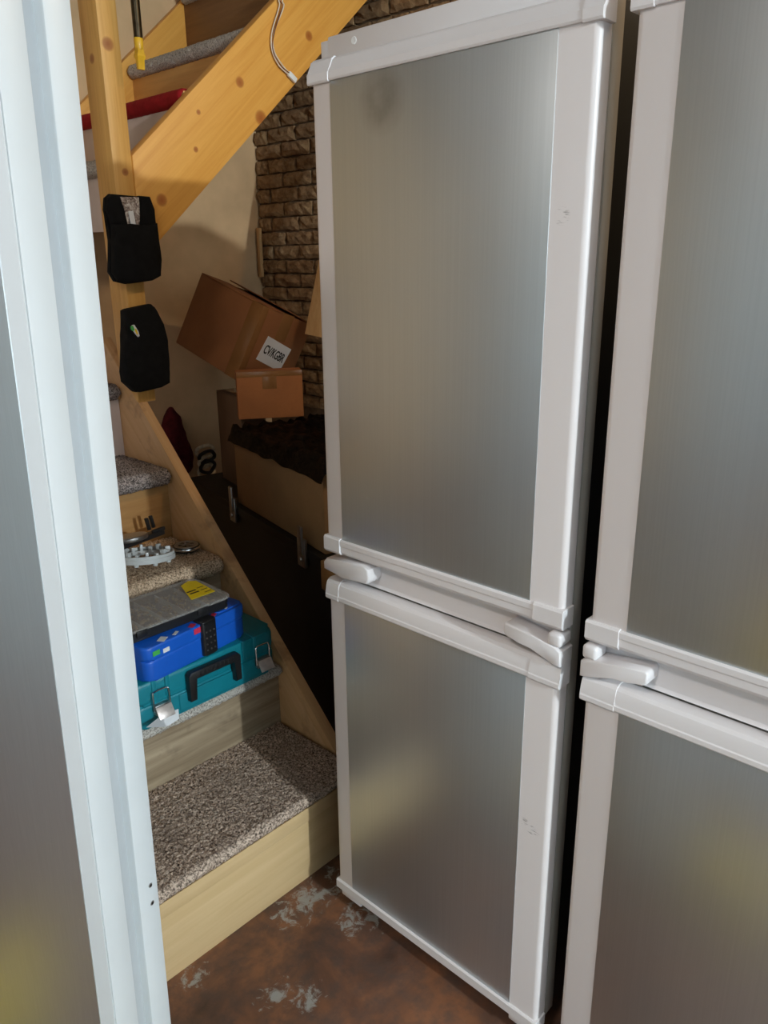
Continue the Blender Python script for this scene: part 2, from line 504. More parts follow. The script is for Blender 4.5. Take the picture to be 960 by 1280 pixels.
while z < 2.60:
    yb = 2.895 - 0.083 - (0.088 if row % 2 else 0.0)
    if row % 2:
        o = bpy.data.objects.new('brick', brick_meshes[row % 5]); COL.objects.link(o); o.parent = wall_back
        o.location = Vector((X1 - 0.002, 2.895 - 0.039, z)) - wb; o.scale = (1, 0.47, 1)
    while yb > 1.5:
        o = bpy.data.objects.new('brick', random.choice(brick_meshes)); COL.objects.link(o); o.parent = wall_back
        o.location = Vector((X1 + random.uniform(-.006, .003), yb, z)) - wb
        yb -= 0.1755
    z += 0.0575; row += 1
bx_t = struct(bx('trim_1', (2.272, 2.288, 2.868, 2.888, 1.395, 1.60), 'plank', bev=.002))

# ------------------------------------------------------------------ staircase
stairs = root('staircase', (0.82, 1.8, 0), 'pine staircase with carpeted steps turning right at a newel post', 'staircase')
SX0, SX1 = 0.45, 1.189

def carpet(name, mat, parent, axis, a0, a1, nose, back, zt, zb, step=0.004, amp=0.0022, under=0.02, wob=0.0):
    """carpet bent round a tread nose; axis 'x' = runs along x with noses at y, axis 'y' = the other way"""
    th = zt - zb; r = th * 0.5
    prof = []
    n = max(2, int((back - nose - r) / step))
    for i in range(n + 1): prof.append((back + (nose + r - back) * i / n, zt))
    k = max(4, int(math.pi * r / step))
    for i in range(1, k + 1):
        a = math.pi * i / k
        prof.append((nose + r - r * s(a), zt - r + r * c(a)))
    for i in range(1, max(2, int(under / step))): prof.append((nose + r + i * step, zb))
    na = int((a1 - a0) / step); bm = B(); rows = []
    rr = random.Random(hash(name) % 97 + int(zt * 1000))
    for i in range(na + 1):
        a = a0 + (a1 - a0) * i / na
        edge = min(i, na - i) * step
        drop = 0.0 if edge > 0.012 else (0.012 - edge) ** 2 / 0.024
        line = []
        for j, (p, z_) in enumerate(prof):
            dz = rr.uniform(-1, 1) * amp + wob * mnoise.noise(Vector((a * 9, p * 9, z_ * 9)))
            inset = drop
            P = (a + rr.uniform(-.3, .3) * amp, p + rr.uniform(-1, 1) * amp + (inset if j > n else 0), z_ + dz - (inset if j <= n + k // 2 else -inset))
            line.append(bm.verts.new(P if axis == 'x' else (P[1], P[0], P[2])))
        rows.append(line)
    for A, Bq in zip(rows, rows[1:]):
        for j in range(len(A) - 1): bm.faces.new((A[j], A[j + 1], Bq[j + 1], Bq[j]))
    return mk(name, bm, mat, parent, smooth=True, angle=80)

# lower flight: riser y, tread top z, nose overhang, carpet
LOW = [(1.222, 0.232, 0.006, 'carpet_a', 'oak_riser', 0.030), (1.525, 0.418, 0.030, 'carpet_b', 'oak_grey', 0.030),
       (1.765, 0.672, 0.032, 'carpet_c', 'oak_grey', 0.052), (2.000, 0.888, 0.035, 'carpet_d', 'oak_dark', 0.050),
       (2.235, 1.110, 0.030, 'carpet_d', 'pink_board', 0.048), (2.450, 1.330, 0.03, 'carpet_d', 'pink_board', 0.045),
       (2.665, 1.555, 0.03, 'carpet_d', 'pink_board', 0.045)]
zprev = 0.0
for i, (yr, zt, ov, cm, rm, th) in enumerate(LOW):
    yn = LOW[i + 1][0] if i + 1 < len(LOW) else Y1R - 0.002
    r_ = bx('riser', (SX0, SX1, yr, yr + 0.018, zprev, zt - th), rm, stairs, bev=.001)
    tr = bx('tread', (SX0, SX1, yr - ov + 0.012, yn, zt - th + 0.003, zt - 0.008), 'oak_dark', stairs, bev=.003)
    if i == 0:   # thin moulding line along the first riser
        bx('riser_lip', (SX0, SX1, yr - 0.004, yr, 0.166, zt - th + .002), 'oak_riser', r_, bev=.0015)
    carpet('carpet', cm, tr, 'x', SX0 if i < 5 else SX0, SX1 - 0.003, yr - ov, yn - 0.001, zt, zt - th,
           step=0.0034 if i in (0, 2, 3) else 0.007, amp=0.0024 if i != 1 else 0.0015)
    zprev = zt - 0.01

def zl(y): return 0.247 + 1.02 * (y - 1.323)
for (xa, xb_, nm) in ((1.19, 1.222, 'stringer'), (0.415, 0.449, 'stringer')):
    bm = B()
    pts = [(1.125, 0), (1.125, zl(1.125)), (2.30, zl(2.30)), (2.30, zl(2.30) - 0.50), (1.50, 0)]
    prism(bm, pts, lambda y, z: (xa, y, z), lambda y, z: (xb_, y, z), bev=.0025)
    mk(nm, bm, 'pine_low', stairs)
bx('newel_post', (1.1905, 1.249, 2.12, 2.215, 1.063, ZC - 0.002), 'pine_post', stairs, bev=.003)

# upper flight: riser x, tread top z
UP = [(1.235, 1.745, 'carpet_e', 'pink_board'), (1.470, 1.946, 'red_cloth', 'pink_board'), (1.722, 2.146, 'carpet_e', 'oak_up'),
      (1.970, 2.430, 'carpet_e', 'dark_up'), (2.200, 2.640, 'carpet_e', 'oak_up')]
zprev = 1.555
for i, (xr, zt, cm, rm) in enumerate(UP):
    xn = UP[i + 1][0] if i + 1 < len(UP) else X1 - 0.03
    bx('riser', (xr, xr + 0.018, 2.157, 2.862, zprev - .005, zt - 0.045), rm, stairs, bev=.001)
    tr = bx('tread', (xr - 0.010, xn, 2.157, 2.862, zt - 0.042, zt - 0.008), 'oak_up', stairs, bev=.003)
    carpet('carpet', cm, tr, 'y', 2.158, 2.860, xr - 0.024, xn - .001, zt, zt - 0.047, step=0.006, amp=0.0016 if cm != 'red_cloth' else 0.0005)
    zprev = zt - 0.01
def zu(x): return 1.742 + 0.885 * (x - 1.247)
pts = [(1.249, 1.585), (1.300, 1.512), (2.275, 1.512 + 0.879 * 0.975), (2.275, zu(2.275)), (1.249, zu(1.249))]
bm = B(); prism(bm, pts, lambda x, z: (x, 2.115, z), lambda x, z: (x, 2.156, z), bev=.003)
mk('stringer', bm, 'pine_up', stairs)
pts = [(1.22, 1.56), (1.30, 1.512), (2.275, 1.512 + 0.879 * 0.975), (2.275, zu(2.275) + .02), (1.22, zu(1.22) + .02)]
bm = B(); prism(bm, pts, lambda x, z: (x, 2.863, z), lambda x, z: (x, 2.897, z), bev=.003)
mk('stringer', bm, 'pine_up', stairs)

# ------------------------------------------------------------------ refrigerators
FW = 0.54

def fridge(yh, sg, label, group):
    t = root('refrigerator', (1.28, yh + sg * FW / 2, 0), label, 'refrigerator', group)
    def W(d, u, z): return Vector((1.0 + d, yh + sg * u, z))
    def fb(name, d0, d1, u0, u1, z0, z1, mat, parent, bev=0.0, seg=2):
        ya, yb = sorted((yh + sg * u0, yh + sg * u1))
        return bx(name, (1.0 + d0, 1.0 + d1, ya, yb, z0, z1), mat, parent, bev=bev, seg=seg)
    def sweep(name, prof, u0, u1, mat, parent, bev=0.0007):
        bm = B(); prism(bm, prof, lambda d, z: W(d, u0, z), lambda d, z: W(d, u1, z), bev=bev)
        return mk(name, bm, mat, parent, angle=22)
    # cabinet
    body = fb('cabinet', 0.044, 0.56, 0.016, FW - 0.016, 0.045, 1.788, 'gap_shade', t, .004)
    fb('front_frame', 0.036, 0.066, 0.002, FW - 0.002, 0.062, 1.790, 'side_grey', body, .003)
    rail = fb('top_rail', 0.030, 0.075, 0.012, FW - 0.012, 1.772, 1.819, 'white_plastic', t, .003)
    fb('mounting_bracket', 0.033, 0.060, FW - 0.012, FW + 0.008, 1.783, 1.815, 'white_plastic', rail, .002)
    for u in (FW - 0.075, 0.12):
        bm = B(); lathe(bm, [(0.001, 0.0295), (0.0055, 0.0293), (0.007, 0.0305)][::-1], W(0, u, 1.803), 14, 'x'); mk('plug', bm, 'white', rail)
    for u in (0.07, FW - 0.07):
        for d in (0.10, 0.48):
            bm = B(); lathe(bm, [(0.018, 0.0), (0.018, 0.014), (0.009, 0.016), (0.009, 0.05)], W(d, u, 0.0), 16); mk('foot', bm, 'black_plastic', t)
    fb('gasket', 0.029, 0.037, 0.010, FW - 0.010, 0.955, 1.742, 'gasket', t, .002)
    fb('gasket', 0.029, 0.037, 0.010, FW - 0.010, 0.10, 0.80, 'gasket', t, .002)
    # scooped middle panel between the doors
    prof = [(0.05, 0.945), (0.022, 0.945), (0.022, 0.918), (0.027, 0.902), (0.029, 0.885), (0.029, 0.866), (0.026, 0.852), (0.022, 0.8465), (0.05, 0.8465)]
    sweep('middle_panel', prof, 0.004, FW - 0.004, 'white_plastic', t, 0)
    # doors
    for nm, z0, z1 in (('upper_door', 0.925, 1.758), ('lower_door', 0.070, 0.815)):
        bm = B()
        pr = []
        r = 0.010
        for (cu, cd, a0) in ((r, r, 180), (FW - r, r, 270)):
            for k in range(6):
                a = rad(a0 + 90 * k / 5)
                pr.append((cu + r * c(a), cd + r * s(a)))
        pr += [(FW, 0.029), (0, 0.029)]
        prism(bm, pr, lambda u, d: W(d, u, z0), lambda u, d: W(d, u, z1))
        door = mk(nm, bm, 'strip', t, angle=40)
        pz0, pz1 = (0.932, 1.750) if nm == 'upper_door' else (0.082, 0.802)
        tag(fb('panel', -0.0012, 0.002, 0.060, FW - 0.047, pz0, pz1, 'panel', door, .0004), 'brushed grey metal sheet')
        if nm == 'upper_door':
            top = [(0.028, 1.744), (-0.004, 1.744), (-0.0055, 1.747), (-0.0050, 1.757), (0.001, 1.766), (0.005, 1.776), (0.012, 1.781), (0.028, 1.781)]
            tt = sweep('top_trim', top, 0.022, FW - 0.046, 'white_plastic', door)
            cap = [(d - (0.0012 if d < 0.02 else 0), z + (0.0015 if z > 1.77 else (-.0015 if z < 1.75 else 0))) for d, z in top]
            sweep('end_cap', cap, -0.006, 0.024, 'white_plastic', tt)
            sweep('end_cap', cap, FW - 0.048, FW + 0.003, 'white_plastic', tt)
            bot = [(0.028, 0.936), (-0.003, 0.936), (-0.0055, 0.933), (-0.0055, 0.924), (-0.0035, 0.922), (-0.0035, 0.910), (0.001, 0.904), (0.028, 0.904)]
            tb = sweep('bottom_trim', bot, 0.050, FW - 0.042, 'white_plastic', door)
            cap = [(0.028, 0.9375), (-0.004, 0.9375), (-0.0068, 0.934), (-0.0068, 0.909), (-0.002, 0.903), (0.028, 0.903)]
            sweep('end_cap', cap, -0.004, 0.051, 'white_plastic', tb)
            sweep('end_cap', cap, FW - 0.043, FW + 0.002, 'white_plastic', tb)
        else:
            top = [(0.028, 0.800), (-0.003, 0.800), (-0.0055, 0.803), (-0.0055, 0.810), (-0.0040, 0.812), (-0.0030, 0.824), (0.000, 0.834), (0.005, 0.839), (0.012, 0.841), (0.028, 0.840)]
            tt = sweep('top_trim', top, 0.052, FW - 0.032, 'white_plastic', door)
            cap = [(d - (0.001 if d < 0.02 else 0), z + (0.001 if z > 0.82 else -.001)) for d, z in top]
            sweep('end_cap', cap, -0.005, 0.053, 'white_plastic', tt)
            sweep('end_cap', cap, FW - 0.033, FW + 0.003, 'white_plastic', tt)
            bot = [(0.028, 0.082), (-0.002, 0.082), (-0.005, 0.079), (-0.005, 0.060), (-0.002, 0.056), (0.028, 0.056)]
            tb = sweep('bottom_trim', bot, -0.003, FW + 0.003, 'white_plastic', door)
            for (ua, ub) in ((0.01, 0.06), (FW - 0.075, FW - 0.012)):
                fb('foot_tab', -0.003, 0.024, ua, ub, 0.045, 0.058, 'white_plastic', tb, .003)
    # hinge side: two knuckles and a curved cover; free side: grip
    h = fb('hinge_knuckle', -0.010, 0.026, -0.005, 0.020, 0.874, 0.8975, 'white_plastic', t, .006, 3)
    cov = [(-0.006, 0.842), (-0.006, 0.868), (0.004, 0.874), (0.045, 0.880), (0.098, 0.888), (0.102, 0.884), (0.102, 0.868), (0.094, 0.862), (0.072, 0.863), (0.048, 0.858), (0.024, 0.850), (0.008, 0.843)]
    bm = B(); prism(bm, cov, lambda u, z: W(-0.010, u, z), lambda u, z: W(0.030, u, z), bev=.003)
    mk('hinge_cover', bm, 'white_plastic', t, angle=50)
    grip = [(FW + 0.004, 0.864), (FW + 0.004, 0.880), (FW - 0.004, 0.889), (FW - 0.05, 0.894), (FW - 0.110, 0.899), (FW - 0.122, 0.893), (FW - 0.124, 0.872), (FW - 0.116, 0.862), (FW - 0.05, 0.858)]
    bm = B(); prism(bm, grip, lambda u, z: W(-0.008, u, z), lambda u, z: W(0.030, u, z), bev=.004)
    mk('grip', bm, 'white_plastic', t, angle=50)
    return t

fridge(0.560, 1, 'tall two-door refrigerator beside the staircase, white frame and brushed grey door panels', 'two-door refrigerators')
fridge(0.513, -1, 'tall two-door refrigerator standing past the dark gap, farther from the staircase', 'two-door refrigerators')

# loose door leaf standing at the foot of the stairs
LT = 0.097
RX, LY = 0.3655, 0.755          # vertical rear edge that faces the steps
LX = RX - LT
door = root('fridge_door', (RX, LY, 0), 'loose white fridge door with grey panel standing upright at the foot of the stairs', 'door')
sh = bx('door_shell', (LX + .0022, LX + 0.037, LY, LY + 0.54, 0.0, 1.83), 'white_door', door, bev=.0012)
bx('front_skin', (LX, LX + .0012, LY + .0008, LY + 0.5392, 0.0, 1.83), 'white_door', sh, bev=.0003)
bx('skin_joint', (LX + .001, LX + .004, LY + .002, LY + 0.538, 0.001, 1.829), 'gasket', sh)
tag(bx('panel', (LX - 0.0012, LX + 0.002, LY + 0.0235, LY + 0.51, 0.02, 1.82), 'panel_dusty', sh, bev=.0003), 'dusty grey metal sheet')
tag(bx('gasket', (LX + 0.035, LX + 0.066, LY + 0.013, LY + 0.533, 0.004, 1.826), 'gasket_light', door, bev=.002), 'grey rubber gasket')
ln = bx('liner', (LX + 0.062, LX + LT, LY + 0.0015, LY + 0.5385, 0.0, 1.83), 'white_door', door, bev=.0025)
for zz in (0.717, 0.690):
    bm = B(); lathe(bm, [(0.0030, 0.0), (0.0030, 0.004), (0.0018, 0.004), (0.0016, 0.0)], (LX + 0.083, LY + 0.0006, zz), 14, 'y'); mk('screw_hole', bm, 'steel', ln)
    bm = B(); lathe(bm, [(0.0017, 0.0), (0.0017, 0.002)], (LX + 0.083, LY, zz), 12, 'y'); mk('screw_recess', bm, 'black_plastic', ln)
door.rotation_euler = (0, rad(1.60), rad(20))

# ------------------------------------------------------------------ things on the steps
# teal tool case on the second step
tz = 0.4195
case = root('tool_case', (0.95, 1.62, tz), 'teal plastic tool case with black handle lying on the second step', 'tool case')
cx0, cx1, cy0, cy1 = 0.735, 1.168, 1.496, 1.748
def rrect(x0, x1, y0, y1, r, n=5):
    out = []
    for (cx, cy, a0) in ((x1 - r, y1 - r, 0), (x0 + r, y1 - r, 90), (x0 + r, y0 + r, 180), (x1 - r, y0 + r, 270)):
        for k in range(n + 1):
            a = rad(a0 + 90 * k / n); out.append((cx + r * c(a), cy + r * s(a)))
    return out
def rbox(name, x0, x1, y0, y1, z0, z1, r, mat, parent=None, bev=0.006, seg=3, M4=None):
    bm = B(); prism(bm, rrect(x0, x1, y0, y1, r), lambda x, y: (x, y, z0), lambda x, y: (x, y, z1), bev=bev, seg=seg)
    if M4 is not None: bmesh.ops.transform(bm, matrix=M4, verts=bm.verts[:])
    return mk(name, bm, mat, parent, angle=50)
zt_ = tz + 0.118
lower = rbox('case_bottom', cx0, cx1, cy0, cy1, tz, tz + 0.058, 0.035, 'teal', case, .010)
upper = rbox('case_lid', cx0, cx1, cy0, cy1, tz + 0.0605, zt_, 0.035, 'teal', case, .014)
rbox('seam', cx0 + .002, cx1 - .002, cy0 + .002, cy1 - .002, tz + 0.055, tz + 0.063, 0.033, 'teal', lower, 0)
for xr in (0.835, 1.060, 0.80, 1.095):
    rbox('rib', xr - .006, xr + .006, cy0 - .004, cy0 + .10, tz + 0.064, zt_ + .002, 0.003, 'teal', upper, .002)
rbox('handle_recess', 0.862, 1.048, cy0 - .004, cy0 + .010, tz + 0.010, tz + 0.052, 0.004, 'teal', lower, .002)
hb = B()
hp = [(0.883, tz + .030), (0.883, tz + .098), (0.890, tz + .106), (1.028, tz + .106), (1.035, tz + .098), (1.035, tz + .030), (1.017, tz + .030), (1.017, tz + .089), (0.901, tz + .089), (0.901, tz + .030)]
prism(hb, hp, lambda x, z: (x, cy0 - .022, z), lambda x, z: (x, cy0 - .003, z), bev=.003)
hd = mk('handle', hb, 'black_plastic', case)
for k in range(9):
    bx('grip_rib', (0.912 + k * .0118, 0.917 + k * .0118, cy0 - .0235, cy0 - .018, tz + .091, tz + .103), 'black_plastic', hd, bev=.001)
for xl in (0.812, 1.112):
    lt = root  # placeholder for readability
    bm = B(); box(bm, xl - .019, xl + .019, cy0 - .012, cy0 + .002, tz + .030, tz + .055, .002)
    la = mk('latch', bm, 'steel', case)
    bm = B(); w = .021
    tube(bm, spline([(xl - w, cy0 - .010, tz + .040), (xl - w, cy0 - .009, tz + .084), (xl - w + .006, cy0 - .006, tz + .090), (xl + w - .006, cy0 - .006, tz + .090), (xl + w, cy0 - .009, tz + .084), (xl + w, cy0 - .010, tz + .040)], 5), .0018, 6)
    mk('latch_wire', bm, 'chrome', la)
    bx('latch_plate', (-.021, .021, -.0025, .0025, -.030, 0), 'latch_metal', la, bev=.0015, M4=Matrix.Translation((xl, cy0 - .014, tz + .052)) @ Matrix.Rotation(rad(-32), 4, 'X'))

# white slip of paper under the latch
bm = B()
g = [(0.752, 1.462, tz + .030), (0.800, 1.455, tz + .012), (0.838, 1.462, tz + .012), (0.846, 1.4745, tz + .030), (0.80, 1.474, tz + .034)]
pv = [bm.verts.new(p) for p in g]; bm.faces.new(pv)
bmesh.ops.solidify(bm, geom=bm.faces[:], thickness=.0006)
pa = mk('paper_slip', bm, 'paper', None, smooth=False); tag(pa, 'crumpled white paper slip caught behind a latch of the teal case', 'paper')

# blue tool box on the teal case
bz = zt_ + 0.001
Rb = Matrix.Translation((0.91, 1.595, bz)) @ Matrix.Rotation(rad(7), 4, 'Z')
blue = root('toolbox', (0.91, 1.60, bz), 'blue plastic tool box with black clasp lying on the teal case', 'tool box')
rbox('box_base', -.140, .172, -.095, .095, 0, .052, .022, 'blue', blue, .006, M4=Rb)
bl = rbox('box_lid', -.142, .174, -.097, .097, .053, .088, .022, 'blue', blue, .007, M4=Rb)
rbox('lid_ridge', .085, .168, -.088, .088, .087, .0905, .012, 'blue', bl, .0015, M4=Rb)
cl = rbox('clasp', .020, .064, -.107, -.090, .004, .091, .006, 'black_plastic', blue, .003, M4=Rb)
rbox('clasp_top', .020, .064, -.107, -.070, .086, .0935, .006, 'black_plastic', cl, .002, M4=Rb)
for i in range(3):
    for j in range(4):
        bm = B(); lathe(bm, [(0.0026, 0.0), (0.0022, -0.0012)], (0, 0, 0), 8, 'y')
        bmesh.ops.transform(bm, matrix=Rb @ Matrix.Translation((.030 + i * .012, -.107, .018 + j * .016)), verts=bm.verts[:])
        mk('clasp_stud', bm, 'steel', cl)
for (x, y, z0, dx, dy, mt_) in ((-.112, -.0975, .070, .010, 0, 'green_print'), (-.082, -.084, .0885, .012, .009, 'paper'), (-.084, -.0975, .066, .009, 0, 'paper'),
                                (-.044, -.085, .0885, .010, .004, 'paper'), (.005, -.086, .0885, .010, .007, 'red_print'), (.012, -.0975, .076, .012, 0, 'red_print'),
                                (.076, -.083, .0885, .009, .006, 'red_print'), (.088, -.070, .0885, .010, .004, 'red_print'), (.118, -.082, .0910, .005, .004, 'paper')):
    bm = B()
    if dy: box(bm, x - dx, x + dx, y - dy, y + dy, z0, z0 + .0005, mat=Rb @ Matrix.Translation((x, y, 0)) @ Matrix.Rotation(.5, 4, 'Z') @ Matrix.Translation((-x, -y, 0)))
    else: box(bm, x - dx, x + dx, y - .0006, y, z0 - dx * .6, z0 + dx * .6, mat=Rb)
    mk('sticker', bm, mt_, bl, smooth=False)

# parts organiser on the blue box
oz = bz + 0.0925
org = root('parts_organizer', (0.86, 1.60, oz), 'flat clear-lidded parts organizer with yellow sticker lying on the blue tool box', 'organizer')
ox0, ox1, oy0, oy1 = 0.700, 1.056, 1.520, 1.692
tr_ = rbox('tray', ox0 + .004, ox1 - .004, oy0 + .004, oy1 - .004, oz, oz + .006, .022, 'black_plastic', org, .002)
bm = B()
for (a, b_, d, e) in ((ox0 + .004, ox1 - .02, oy0 + .003, oy0 + .006), (ox0 + .004, ox1 - .02, oy1 - .006, oy1 - .003), (ox0 + .003, ox0 + .006, oy0 + .004, oy1 - .004), (ox1 - .006, ox1 - .003, oy0 + .02, oy1 - .02)):
    box(bm, a, b_, d, e, oz + .005, oz + .024)
mk('tray_wall', bm, 'black_plastic', tr_)
for k in range(1, 6):
    xk = ox0 + k * .058
    bx('divider', (xk, xk + .0015, oy0 + .006, oy1 - .006, oz + .005, oz + .022), 'grey_plastic', tr_)
rr = random.Random(3)
bm = B()
for k in range(260):
    x, y = rr.uniform(ox0 + .012, ox1 - .02), rr.uniform(oy0 + .012, oy1 - .014); L = rr.uniform(.003, .007)
    box(bm, -L, L, -.0018, .0018, 0, .004, mat=Matrix.Translation((x, y, oz + .006 + rr.uniform(0, .009))) @ Matrix.Rotation(rr.uniform(0, 3.1), 4, 'Z'))
o = mk('small_fasteners', bm, plain('mixed_brass_steel', (0.45, 0.33, 0.20), 0.35, 0.6, var=0.5, vscale=90), org, smooth=False); o['kind'] = 'stuff'
lid = rbox('clear_lid', ox0, ox1, oy0, oy1, oz + .0245, oz + .0305, .022, 'clear_lid', org, .002)
for xk in (0.80, 0.965):
    bx('lid_catch', (xk - .014, xk + .014, oy0 - .003, oy0 + .002, oz + .010, oz + .027), 'black_plastic', lid, bev=.001)
st = B(); prism(st, [(0.968, 1.572), (1.000, 1.667), (1.030, 1.680), (1.046, 1.667), (1.040, 1.572)], lambda x, y: (x, y, oz + .0306), lambda x, y: (x, y, oz + .0312))
so = mk('sticker', st, 'yellow', lid, smooth=False)
for k, (a, b_) in enumerate(((1.600, 1.606), (1.614, 1.620))):
    bx('print_bar', (0.985, 1.012, a, b_, oz + .0312, oz + .0316), 'ink', so, smooth=False)
for k in range(3):
    bx('print_line', (1.018, 1.038, 1.585 + k * .018, 1.588 + k * .018, oz + .0312, oz + .0316), 'ink', so, smooth=False)

# round dark tin on the third step
dz = 0.6755
tin = root('round_tin', (1.148, 1.860, dz), 'small round dark disc with chrome rim lying on the third step', 'disc')
bm = B(); lathe(bm, [(0.030, 0), (0.037, 0.002), (0.039, 0.006), (0.039, 0.012), (0.037, 0.015)], (1.143, 1.855, dz), 40); mk('disc_body', bm, 'black_plastic', tin)
bm = B(); lathe(bm, [(0.0393, 0.006), (0.0402, 0.008), (0.0402, 0.011), (0.0393, 0.013)], (1.143, 1.855, dz), 40); mk('rim', bm, 'chrome', tin)
bm = B(); lathe(bm, [(0.034, 0.0148), (0.033, 0.0165), (0.024, 0.0165), (0.023, 0.0150)], (1.143, 1.855, dz), 40); mk('inner_ring', bm, 'steel', tin)
for k in range(6):
    a = k * math.pi / 3 + .2
    bm = B(); box(bm, .004, .024, -.003, .003, .0145, .0165, .0008, mat=Matrix.Translation((1.143, 1.855, dz)) @ Matrix.Rotation(a, 4, 'Z')); mk('spoke', bm, 'steel', tin)

# toothed grey plastic ring, tilted, on the third step, and a black bracket with a silver disc across it
Mr = Matrix.Translation((1.000, 1.838, dz + .030)) @ Matrix.Rotation(rad(-7), 4, 'X') @ Matrix.Rotation(rad(6), 4, 'Y')
ring = root('plastic_ring', (1.000, 1.838, dz), 'pale grey toothed plastic ring lying on the third step under a black bracket', 'plastic part')
def ann(bm, r0, r1, h0, h1, n=48):
    prof = [(r1, h0), (r1, h1), (r0, h1), (r0, h0)]; rings = []
    for (r, h) in prof: rings.append([bm.verts.new((r * c(2 * math.pi * k / n), r * s(2 * math.pi * k / n), h)) for k in range(n)])
    for i in range(4):
        A, Bq = rings[i], rings[(i + 1) % 4]
        for k in range(n): bm.faces.new((A[k], A[(k + 1) % n], Bq[(k + 1) % n], Bq[k]))
bm = B(); ann(bm, .055, .082, -.012, .000); bmesh.ops.transform(bm, matrix=Mr, verts=bm.verts[:]); mk('ring_body', bm, 'grey_plastic', ring)
bm = B(); ann(bm, .074, .080, -.001, .008); bmesh.ops.transform(bm, matrix=Mr, verts=bm.verts[:]); mk('ring_lip', bm, 'grey_plastic', ring)
for k in range(16):
    a = 2 * math.pi * k / 16
    bm = B(); box(bm, .056, .070, -.004, .004, -.001, .012 + .006 * (k % 2), .001, mat=Mr @ Matrix.Rotation(a, 4, 'Z')); mk('tooth', bm, 'grey_plastic', ring)
for a in (3.9, 4.6, 5.3):
    bm = B(); lathe(bm, [(.006, -.020), (.007, -.011)], (.070 * c(a), .070 * s(a), 0), 12); bmesh.ops.transform(bm, matrix=Mr, verts=bm.verts[:]); mk('peg', bm, 'grey_plastic', ring)
Mk = Matrix.Translation((1.010, 1.875, dz + .062)) @ Matrix.Rotation(rad(-10), 4, 'X') @ Matrix.Rotation(rad(18), 4, 'Z')
br = root('bracket', (1.010, 1.875, dz + .03), 'black plastic bracket with upright prongs and silver disc resting on the grey toothed ring', 'plastic part')
bm = B(); prism(bm, rrect(-.10, .085, -.022, .022, .008), lambda x, y: (x, y, -.006), lambda x, y: (x, y, .006), bev=.002); bmesh.ops.transform(bm, matrix=Mk, verts=bm.verts[:]); bp = mk('bracket_plate', bm, 'black_plastic', br)
for (x, y) in ((.060, .012), (.078, .012)):
    bm = B(); box(bm, x - .004, x + .004, y - .005, y + .005, .004, .040, .0015, mat=Mk @ Matrix.Rotation(rad(-8), 4, 'Y')); mk('prong', bm, 'black_plastic', bp)
bm = B(); box(bm, .045, .092, -.016, -.006, .004, .014, .0015, mat=Mk); mk('ledge', bm, 'black_plastic', bp)
bm = B(); lathe(bm, [(.045, .006), (.047, .009), (.047, .016), (.044, .019), (.018, .020)], (-.03, 0, 0), 36); bmesh.ops.transform(bm, matrix=Mk, verts=bm.verts[:]); mk('silver_disc', bm, 'steel', br)

# tape roll near the post
bm = B(); ann(bm, .014, .032, -.012, .012)
bmesh.ops.transform(bm, matrix=Matrix.Translation((1.105, 2.228, 1.148)) @ Matrix.Rotation(rad(75), 4, 'Z') @ Matrix.Rotation(rad(90), 4, 'X'), verts=bm.verts[:])
roll_t = root('tape_roll', (1.105, 2.228, 1.112), 'small black and white roll standing on a step beside the newel post', 'tape roll')
mk('tape', bm, 'black_plastic', roll_t)
bm = B(); ann(bm, .010, .0145, -.0125, .0125)
bmesh.ops.transform(bm, matrix=Matrix.Translation((1.105, 2.228, 1.148)) @ Matrix.Rotation(rad(75), 4, 'Z') @ Matrix.Rotation(rad(90), 4, 'X'), verts=bm.verts[:])
mk('core', bm, 'paper', roll_t)

# ------------------------------------------------------------------ pouches nailed to the post
def slab(name, pts, y0, y1, mat, parent, bev=.004, puff=0.0):
    bm = B()
    prism(bm, pts, lambda x, z: (x, y0, z), lambda x, z: (x, y1, z), bev=bev, seg=3)
    if puff:
        bmesh.ops.triangulate(bm, faces=bm.faces[:])
        bmesh.ops.subdivide_edges(bm, edges=bm.edges[:], cuts=3, use_grid_fill=True)
        cx = sum(p[0] for p in pts) / len(pts); cz = sum(p[1] for p in pts) / len(pts)
        hw = (max(p[0] for p in pts) - min(p[0] for p in pts)) / 2; hh = (max(p[1] for p in pts) - min(p[1] for p in pts)) / 2
        for v in bm.verts:
            if v.co.y < y1 - .004:
                k = max(0, 1 - ((v.co.x - cx) / hw) ** 2) * max(0, 1 - ((v.co.z - cz) / hh) ** 2)
                v.co.y -= puff * k ** .6 + .003 * mnoise.noise(v.co * 40)
    return mk(name, bm, mat, parent, angle=60)
P1 = [(1.146, 1.629), (1.161, 1.64), (1.275, 1.637), (1.284, 1.604), (1.288, 1.522), (1.29, 1.468), (1.282, 1.424), (1.252, 1.411), (1.18, 1.404), (1.147, 1.412), (1.133, 1.437), (1.146, 1.521), (1.147, 1.566), (1.14, 1.599)]
pch = root('fabric_pouch', (1.22, 2.0995, 1.404), 'black fabric pouch with an open flap and crinkled packet, upper one on the newel post', 'pouch', 'black pouches on the newel post')
bk = slab('back_panel', P1, 2.1005, 2.1140, 'black_fabric', pch, .003)
slab('pocket', [(1.149, 1.562), (1.20, 1.556), (1.237, 1.560), (1.288, 1.568), (1.288, 1.468), (1.281, 1.424), (1.252, 1.412), (1.18, 1.405), (1.148, 1.413), (1.135, 1.437), (1.146, 1.521)], 2.0765, 2.1005, 'black_fabric', pch, .008, .014)
slab('flap', [(1.147, 1.629), (1.161, 1.639), (1.180, 1.637), (1.188, 1.60), (1.199, 1.558), (1.150, 1.560), (1.141, 1.599)], 2.0845, 2.1005, 'black_fabric', pch, .004, .004)
